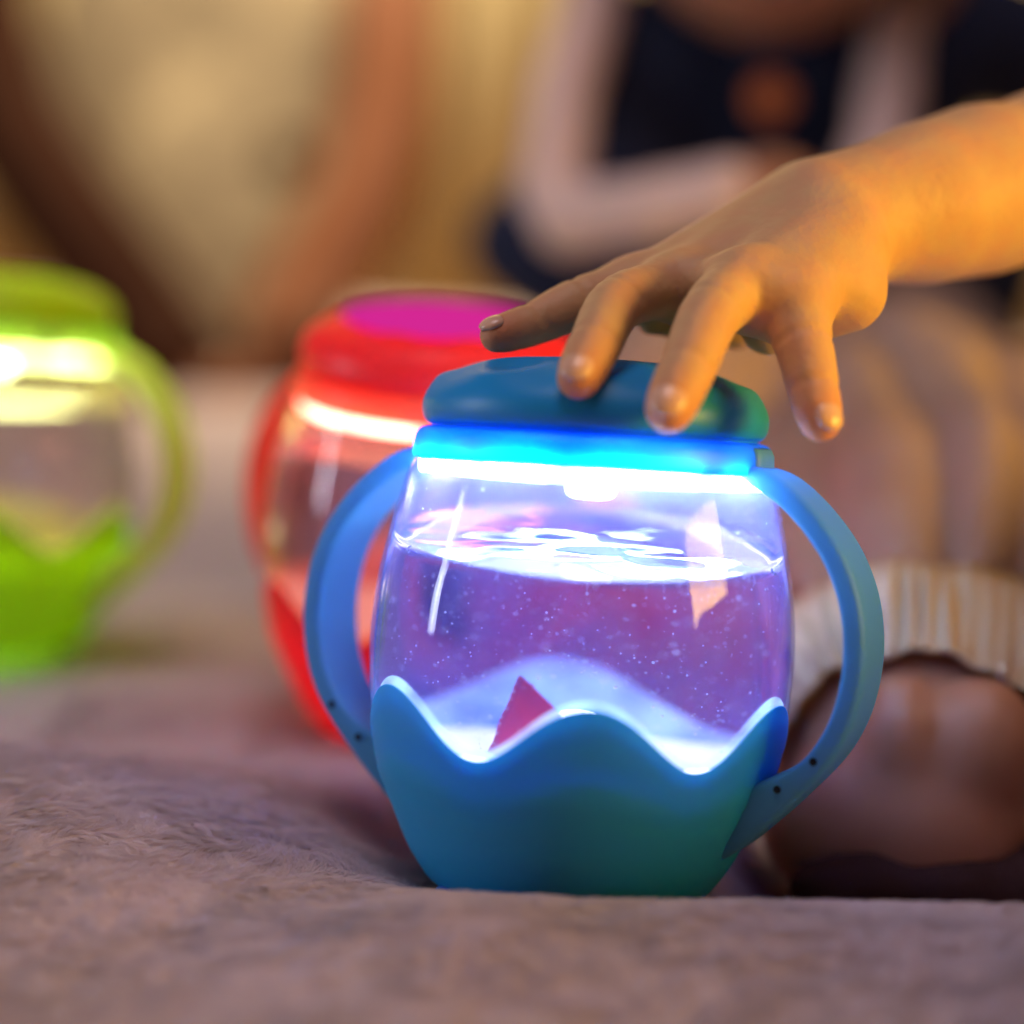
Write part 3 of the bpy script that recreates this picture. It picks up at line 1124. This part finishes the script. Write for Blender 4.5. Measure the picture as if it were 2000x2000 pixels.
hand.cone(P(1500, 640, 45.0), P(1650, 570, 44.4), R(56), R(84), 0.5)
hand.cone(MCP['index'][0] - 0.12 * _u + 0.5 * _r, MCP['middle'][0] - 0.1 * _u + 0.4 * _r, R(48), R(52), 0.6)
hand.cone(MCP['middle'][0] + 0.5 * _r - 0.1 * _u, MCP['ring'][0] + 0.2 * _r - 0.1 * _u, R(50), R(56), 0.6)
hand.cone(MCP['ring'][0], MCP['pinky'][0], R(56), R(60), 0.6)
# thumb, folded under the palm
TH = [(P(1560, 560, 46.8), R(66)), (P(1440, 630, 47.0), R(50)), (P(1330, 626, 46.6), R(36)), (P(1270, 628, 46.0), R(28))]
hand.chain(TH, 0.35)
# wrist and forearm
ARM = [(P(1610, 430, 45.9), R(118)), (P(1700, 418, 46.6), R(132)), (P(1800, 398, 47.4), R(158)), (P(1910, 372, 48.3), R(172)), (P(2060, 338, 49.6), R(176)), (P(2400, 250, 53), R(150))]
hand.chain(ARM, 0.7)
nb_ = len(hand.prims)
for k in ('index', 'middle', 'ring', 'pinky'):
    F_ = [(p_, r_ * (0.97, 0.98, 0.95, 0.94)[i_]) for i_, (p_, r_) in enumerate(FINGER[k])]
    path = catmull([np.append(p_, r_) for p_, r_ in F_], 4)
    for a, b in zip(path[:-1], path[1:]):
        hand.cone(a[:3], b[:3], a[3], b[3], 0.16)
for k, dx in (('index', 0), ('middle', 0), ('ring', 0), ('pinky', 0)):
    c, r_ = MCP[k]
    hand.ball(c + 0.06 * _u, (r_ * 0.92,) * 3, 0.6)
lo, hi = hand.bounds(0.3)
cut = P(2230, 300, 51)[0]
hi[0] = min(hi[0], cut)


def hand_dist(q):
    d = hand.dist(q)
    # skin creases at the finger joints
    for kf in ('index', 'middle', 'ring', 'pinky'):
        F_ = FINGER[kf]
        for jn in (1, 2):
            c, r_ = F_[jn]
            t = F_[jn + 1][0] - F_[jn - 1][0]
            t = t / np.linalg.norm(t)
            rel = q - c
            m = np.einsum('ij,ij->i', rel, rel) < (r_ * 1.6) ** 2
            if m.any():
                ax = rel[m] @ t
                dorsal = (rel[m] @ (_u - 0.5 * _f))
                wgt = sstep(-0.1, 0.3, dorsal / r_)
                g = sum(a_ * np.exp(-((ax - o_) / 0.034) ** 2) for o_, a_ in ((-0.085, 0.6), (0.0, 1.0), (0.09, 0.7)))
                d[m] += 0.055 * g * wgt
    return d


v, q = surface(hand_dist, lo, hi, 0.052)
# drop the open end beyond the frame: the coarse body takes over inside it
for _ in range(1):
    s_ = np.zeros_like(v); c_ = np.zeros(len(v))
    for i in range(4):
        a, b = q[:, i], q[:, (i + 1) % 4]
        np.add.at(s_, a, v[b]); np.add.at(c_, a, 1)
        np.add.at(s_, b, v[a]); np.add.at(c_, b, 1)
    v = v * 0.5 + 0.5 * s_ / np.maximum(c_, 1)[:, None]
nrm = vnormals(v, q)
v = v + nrm * (0.012 * fbm(v * 1.6, 3, 12) + 0.003 * fbm(v * 9, 2, 13))[:, None]
rest = Body()
rest.chain([(P(2170, 300, 50.6), R(150)), (P(2420, 230, 53.5), 2.0), (P(2700, -150, 60), 2.7), (P(2960, -40, 64), 3.4)], 1.0)
rest.chain([(P(3000, 20, 65), 6.0), (P(2990, 420, 65), 6.6), (P(2980, 780, 65), 7.2)], 2.0)
rest.chain([(P(3000, -180, 64), 2.8), (P(3000, -60, 64), 3.2)], 1.0)
rest.ball(P(3000, -480, 62), (6.8, 7.6, 8.2), 1.5)
rest.ball(P(2890, -470, 57.0), (0.9, 1.2, 1.2), 0.8)
rest.chain([(P(3240, 20, 68), 3.0), (P(3480, 480, 66), 2.2), (P(3200, 800, 58), 1.8), (P(3120, 820, 57), 1.6)], 1.0)
g1, g2 = G(2950, 66, 4), G(2700, 52, 3.2)
rest.chain([(G(2960, 66, 5), 6.0), (np.array([23.0, 4, 7.2]), 4.5), (np.array([21.5, -11, 6.2]), 3.9), (np.array([27.0, -2, 1.8]), 2.8), (np.array([33.0, 10, 1.4]), 2.0)], 1.2)  # unseen near leg, posed high to block the key lamp low down
rest.chain([(G(3100, 66, 5), 6.0), (G(3300, 54, 4), 4.4), (G(3260, 68, 0.5), 3.0), (G(3160, 72, 0.2), 2.2)], 1.5)
lo2, hi2 = rest.bounds(0.8)
v2, q2 = surface(rest.dist, lo2, hi2, 0.5)
allv = np.concatenate([v, v2])
bm_ = make_mesh('body', np.concatenate([v, v2]), np.concatenate([q, q2 + len(v)]), M_skin, pb)
# redder skin at the fingertips, knuckles and round the nails
bl_ = np.zeros(len(allv))
for kf in ('index', 'middle', 'ring', 'pinky'):
    F_ = FINGER[kf]
    for c_, r_, a_ in ((F_[3][0], 0.55, 1.0), (F_[2][0], 0.30, 0.45), (F_[1][0], 0.36, 0.5), (F_[0][0], 0.5, 0.35)):
        bl_ = np.maximum(bl_, a_ * np.exp(-(np.linalg.norm(allv - c_, axis=1) / r_) ** 2))
at_ = bm_.data.attributes.new('blush', 'FLOAT', 'POINT')
at_.data.foreach_set('value', bl_.astype(np.float32))
shirt = Body()
shirt.chain([(P(2500, 120, 55.5), 2.9), (P(2700, -150, 60), 3.4), (P(2960, -20, 64), 4.2)], 1.0)
shirt.chain([(P(3000, 40, 65), 6.6), (P(2990, 420, 65), 7.3), (P(2980, 800, 65), 8.0)], 2.0)
shirt.chain([(P(3240, 20, 68), 3.6), (P(3400, 330, 67), 3.0)], 1.0)
body_mesh('shirt', shirt, 0.6, M_cream, pb)
sh_ = Body().chain([(G(2960, 66, 5), 6.7), (np.array([24.0, 8, 6.8]), 5.1)], 1.5).chain([(G(3100, 66, 5), 6.7), (G(3250, 57, 4.2), 5.2)], 1.5)
body_mesh('shorts', sh_, 0.6, M_navy, pb)
hb = Body().ball(P(3010, -540, 63.5), (7.5, 8.0, 7.6), 1).ball(P(3020, -400, 67), (6.5, 4.5, 7), 2)
body_mesh('hair', hb, 0.5, M_hair, pb)


def nail(parent, tip, prev, r, dors, length=0.62, half=52, back=0.0, spread=1.0):
    """a curved nail plate on the back of a fingertip"""
    t = tip - prev
    t /= np.linalg.norm(t)
    dn = dors - t * (dors @ t)
    dn /= np.linalg.norm(dn)
    sd = np.cross(t, dn)
    vs, fs = [], []
    nu_, nv_ = 13, 11
    for layer in (0, 1):
        for iu in range(nu_):
            u_ = iu / (nu_ - 1)
            for iv in range(nv_):
                w_ = iv / (nv_ - 1) * 2 - 1
                # rounded outline: narrower at cuticle and tip
                hw = math.radians(half) * (1 - 0.30 * abs(2 * u_ - 1) ** 4)
                ph = hw * w_
                along = (u_ - 0.5) * length * (1 - 0.22 * w_ * w_ * (1 if u_ > 0.5 else 0.9))
                s0 = back + along
                rad = r * math.sqrt(max(1 - (s0 / (r * 1.15)) ** 2, 0.05)) if s0 > 0 else r * (1 - s0 * 0.10)
                edge_ = max(abs(w_), abs(2 * u_ - 1) if u_ < 0.5 else 0)
                lift = (0.068 - 0.034 * edge_ ** 8) if layer == 0 else -0.03
                p = tip + t * s0 + (dn * math.cos(ph) + sd * math.sin(ph)) * (rad + lift)
                vs.append(p)
    def id_(l, a, b):
        return l * nu_ * nv_ + a * nv_ + b
    for l in (0, 1):
        for a in range(nu_ - 1):
            for b in range(nv_ - 1):
                fs.append([id_(l, a, b), id_(l, a + 1, b), id_(l, a + 1, b + 1), id_(l, a, b + 1)])
    for a in range(nu_ - 1):
        for b in (0, nv_ - 1):
            fs.append([id_(0, a, b), id_(0, a + 1, b), id_(1, a + 1, b), id_(1, a, b)])
    for b in range(nv_ - 1):
        for a in (0, nu_ - 1):
            fs.append([id_(0, a, b), id_(0, a, b + 1), id_(1, a, b + 1), id_(1, a, b)])
    o = make_mesh('nail', vs, fs, M_nail, parent)
    fix_normals(o)
    return o


for kf, dv in (('index', -0.35 * _f + 0.9 * _u - 0.3 * _r), ('middle', -0.9 * _f + 0.35 * _u - 0.25 * _r), ('ring', -0.93 * _f + 0.3 * _u - 0.2 * _r), ('pinky', -0.8 * _f + 0.3 * _u + 0.45 * _r)):
    F_ = FINGER[kf]
    nail(pb, F_[3][0], F_[2][0], F_[3][1] * 0.95, dv, length=F_[3][1] * 1.3, half=50, back=0.10)

# ------------------------------------------------------------------ the kneeling child behind
pa = empty('person', G(1560, 92, 0))
tag(pa, 'blurred kneeling child in navy pinafore with orange button, pale pink sleeves and cream ruffled trousers', 'person')
LA = [(P(1175, -40, 92), 1.2), (P(1100, 190, 88), 1.15), (P(1082, 370, 84), 1.2), (P(1112, 432, 83), 1.2), (P(1280, 410, 80), 1.15), (P(1430, 378, 78), 1.1)]
RA = [(P(1850, -80, 93), 2.0), (P(1752, 40, 88), 0.9), (P(1732, 200, 86), 0.9), (P(1712, 330, 84), 1.0), (P(1650, 470, 80), 1.1)]
KN = (KNEE, 3.6)
HIPL, HIPR = (P(1700, 800, 88), 5.2), (P(1430, 790, 90), 5.2)
sk = Body()
sk.chain([(P(1560, 120, 95), 5.0), (P(1550, 350, 96), 5.8), (P(1550, 640, 96), 6.4)], 2)
sk.cone(P(1540, -60, 91), P(1555, 60, 94), 2.8, 3.2, 1)
sk.ball(P(1520, -315, 84), (6.8, 7.2, 8.3), 1.0)
sk.ball(P(1515, -230, 76.8), (0.7, 0.9, 0.8), 0.6)
for sx in (-1, 1):
    sk.ball(P(1520 + sx * 315, -290, 85), (0.7, 1.1, 1.5), 0.4)
sk.chain(LA, 0.8)
sk.chain(RA, 0.8)
for (hw, dx) in ((LA[-1][0], 1), (RA[-1][0], -1)):
    sk.ball(hw + _r * dx * 1.6, (2.0, 1.3, 1.5), 0.6)
    for kf in range(5):
        o0 = hw + _r * dx * (2.6 if kf else 1.2) + _u * (1.0 - 0.62 * kf) - _f * (0.3 if kf else 1.0)
        ll = (1.5, 2.2, 2.5, 2.3, 1.8)[kf]
        sk.chain([(o0, 0.55), (o0 + _r * dx * ll * 0.6 - _u * 0.2, 0.5), (o0 + _r * dx * ll - _u * 0.8, 0.42)], 0.2)
sk.chain([HIPL, (P(1800, 1200, 62), 4.6), (P(1795, 1500, 51.5), 3.2), (P(1800, 1590, 49.6), 2.6)], 1.5)
sk.ball(P(1908, 1456, 48.2), (1.5, 1.4, 1.7), 0.2)
sk.ball(P(1758, 1440, 48.4), (1.0, 1.3, 1.6), 0.2)
sk.ball(P(1830, 1600, 49.4), (2.6, 1.5, 1.7), 0.35)
sk.ball(P(1625, 1620, 49.2), (1.75, 1.4, 1.7), 0.8)
sk.chain([(P(1800, 1590, 50), 2.4), (G(2010, 60, 0.6), 2.9), (G(1900, 76, 1.2), 2.3), (G(1850, 82, 1.0), 1.7)], 1.2)
sk.chain([HIPR, (G(1330, 70, 5.5), 4.4), (G(1330, 67, 3.2), 3.6), (G(1380, 80, 1.6), 2.4), (G(1400, 92, 1.2), 1.8)], 1.5)
body_mesh('body', sk, 0.3, M_skin_far, pa)
hm = Body().chain([(P(1590, 1740, 47.8), 0.7), (P(1700, 1735, 48.0), 0.85), (P(1850, 1728, 48), 0.95), (P(2080, 1722, 48.3), 1.1), (P(2300, 1700, 50), 1.3)], 0.8)  # dark roll under the foot, added to stand in for shade
# pinafore
pn = Body()
pn.chain([(P(1540, 70, 94), 6.0), (P(1540, 330, 95), 7.0)], 2)
pn.cone(P(1330, 130, 93), P(1270, 90, 93), 3.6, 2.6, 2).cone(P(1780, 130, 93), P(1840, 90, 93), 3.8, 3.0, 2).cone(P(1850, 60, 94), P(2040, 120, 95), 3.2, 3.4, 2)
pn.cone(P(1290, 140, 93), P(1280, 340, 94), 3.6, 4.2, 2)
pn.ball(P(1470, 505, 96), (13.8, 8.5, 5.6), 4)
pn.ball(P(1560, 720, 97), (10, 8, 6), 3)


def cloth_disp(amp, fr, seed):
    def f(v, q):
        return v + vnormals(v, q) * (amp * fbm(v * fr, 3, seed))[:, None]
    return f


body_mesh('foot_shade_roll', hm, 0.25, M_foot_shade, pa, disp=lambda v, q: v + vnormals(v, q) * (0.2 * fbm(v * 0.6, 3, 31))[:, None])
body_mesh('pinafore', pn, 0.5, M_navy, pa, disp=cloth_disp(0.5, 0.25, 3))
sl = Body().chain([(p, r + 0.25) for p, r in LA], 0.3)
body_mesh('sleeve', sl, 0.3, M_shirt, pa, disp=cloth_disp(0.12, 0.5, 4))
sl = Body().chain([(p, r + 0.3) for p, r in RA[1:]], 0.8)
body_mesh('sleeve', sl, 0.3, M_shirt, pa, disp=cloth_disp(0.1, 0.5, 6))
# button
bc = P(1505, 192, 84.5)
bt = []
for ring, (rr_, off) in enumerate(((0.01, 0.28), (0.8, 0.28), (1.05, 0.34), (1.2, 0.2), (1.2, -0.1), (0.9, -0.3), (0.01, -0.3))):
    for k in range(24):
        a = 2 * PI * k / 24
        bt.append(bc + (_r * math.cos(a) + _u * math.sin(a)) * rr_ * 0.75 - _f * off)
btn = make_mesh('button', bt, [[g_ * 24 + k, g_ * 24 + (k + 1) % 24, (g_ + 1) * 24 + (k + 1) % 24, (g_ + 1) * 24 + k] for g_ in range(6) for k in range(24)], M_button, pa)
fix_normals(btn)
# face and hair
for sx in (-1, 1):
    bmesh_c = P(1520 + sx * 125, -330, 77.8)
    bubble = bubble_cloud('eye', [bmesh_c], [0.95], M_eye, pa, sub=3)
    ir = bubble_cloud('iris', [bmesh_c - _f * 0.42], [0.6], M_iris, bubble, sub=3)
mb = Body().ball(P(1515, -130, 78.3), (1.6, 0.6, 0.5), 0.5)
body_mesh('lips', mb, 0.15, M_lip, pa)
hb = Body().ball(P(1520, -420, 86.5), (7.7, 7.6, 6.8), 1).ball(P(1520, -280, 89), (7.6, 5.0, 8.0), 2)
body_mesh('hair', hb, 0.4, M_hair, pa)
# trousers with folds running into the cuff
CUFF_C = P(1792, 1556, 49.9)
cuff_ax = -(_f * 0.93) + _u * -0.22 + _r * -0.20      # towards the knee
cuff_ax /= np.linalg.norm(cuff_ax)
ce1 = np.cross(cuff_ax, np.array([0, 0, 1.0])); ce1 /= np.linalg.norm(ce1)
ce2 = np.cross(ce1, cuff_ax)
tr = Body()
tr.chain([(P(1808, 1485, 55.2), 4.0), (P(1828, 1370, 57.5), 5.0), (P(1835, 1180, 62), 6.0), (P(1790, 1000, 70), 6.3), (P(1690, 820, 87), 6.2)], 1.6)
tr.chain([(G(1330, 67, 3.4), 4.2), (G(1330, 70, 5.6), 5.0), HIPR], 1.6)
tr.cone(HIPL[0], HIPR[0], 6.3, 6.0, 2)


def trouser_disp(v, q):
    n_ = vnormals(v, q)
    rel = v - CUFF_C
    ax = -(rel @ cuff_ax)
    ang = np.arctan2(rel @ ce2, rel @ ce1)
    dist_ = np.linalg.norm(rel, axis=1)
    w1 = np.exp(-np.maximum(ax, 0) / 5.5)
    wob = vnoise(np.stack([ang * 2, ax * 0.12], -1), 8)
    fold = np.abs(np.sin(ang * 5.5 + 1.6 * wob + ax * 0.10)) ** 0.8
    small = np.sin(ang * 19 + 3 * wob)
    near = dist_ < 24
    d_ = np.where(near, ((1.3 * fold - 0.8) * (0.6 + 0.4 * w1) + 0.10 * small * w1) * sstep(0.8, 3.5, ax), 0)
    return v + n_ * (d_ + 0.25 * fbm(v * 0.35, 3, 15))[:, None]


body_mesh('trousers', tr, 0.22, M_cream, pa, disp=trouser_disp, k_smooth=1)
# gathered cuff: ribs all the way round, frilled edge
vs, fs = [], []
NR, ribs = 46 * 10, 46
prof = [(-0.15, 3.85, 0.03), (0.0, 3.92, 0.12), (0.22, 4.02, 0.17), (0.6, 4.28, 0.17), (1.0, 4.55, 0.17), (1.5, 4.82, 0.16), (2.0, 5.03, 0.14), (2.6, 5.2, 0.1), (3.3, 5.3, 0.03),
        (3.3, 4.9, 0.0), (1.2, 4.2, 0.0), (0.1, 3.7, 0.0)]
for k in range(NR):
    a = 2 * PI * k / NR
    wob = 0.25 * math.sin(a * 7 + 1) + 0.2 * math.sin(a * 13)
    for i_, (ax_, r_, am) in enumerate(prof):
        rr_ = r_ + am * (0.75 + 0.35 * math.sin(a * 5 + 2)) * math.sin(a * ribs + wob * 7 + ax_ * (1.6 + 2.2 * math.sin(a * 3 + 1))) + 0.09 * math.sin(a * 9 + ax_) + 0.05 * math.sin(a * 23 + 2 * ax_)
        axx = ax_ + (0.09 * math.sin(a * ribs * 1.5 + 2) if i_ < 3 else 0)
        vs.append(CUFF_C - cuff_ax * axx + (ce1 * math.cos(a) + ce2 * math.sin(a)) * rr_)
m_ = len(prof)
for k in range(NR):
    k2 = (k + 1) % NR
    for i_ in range(m_):
        i2_ = (i_ + 1) % m_
        fs.append([k * m_ + i_, k * m_ + i2_, k2 * m_ + i2_, k2 * m_ + i_])
cf = make_mesh('ruffled_cuff', vs, fs, M_cuff_lit, pa)
fix_normals(cf)
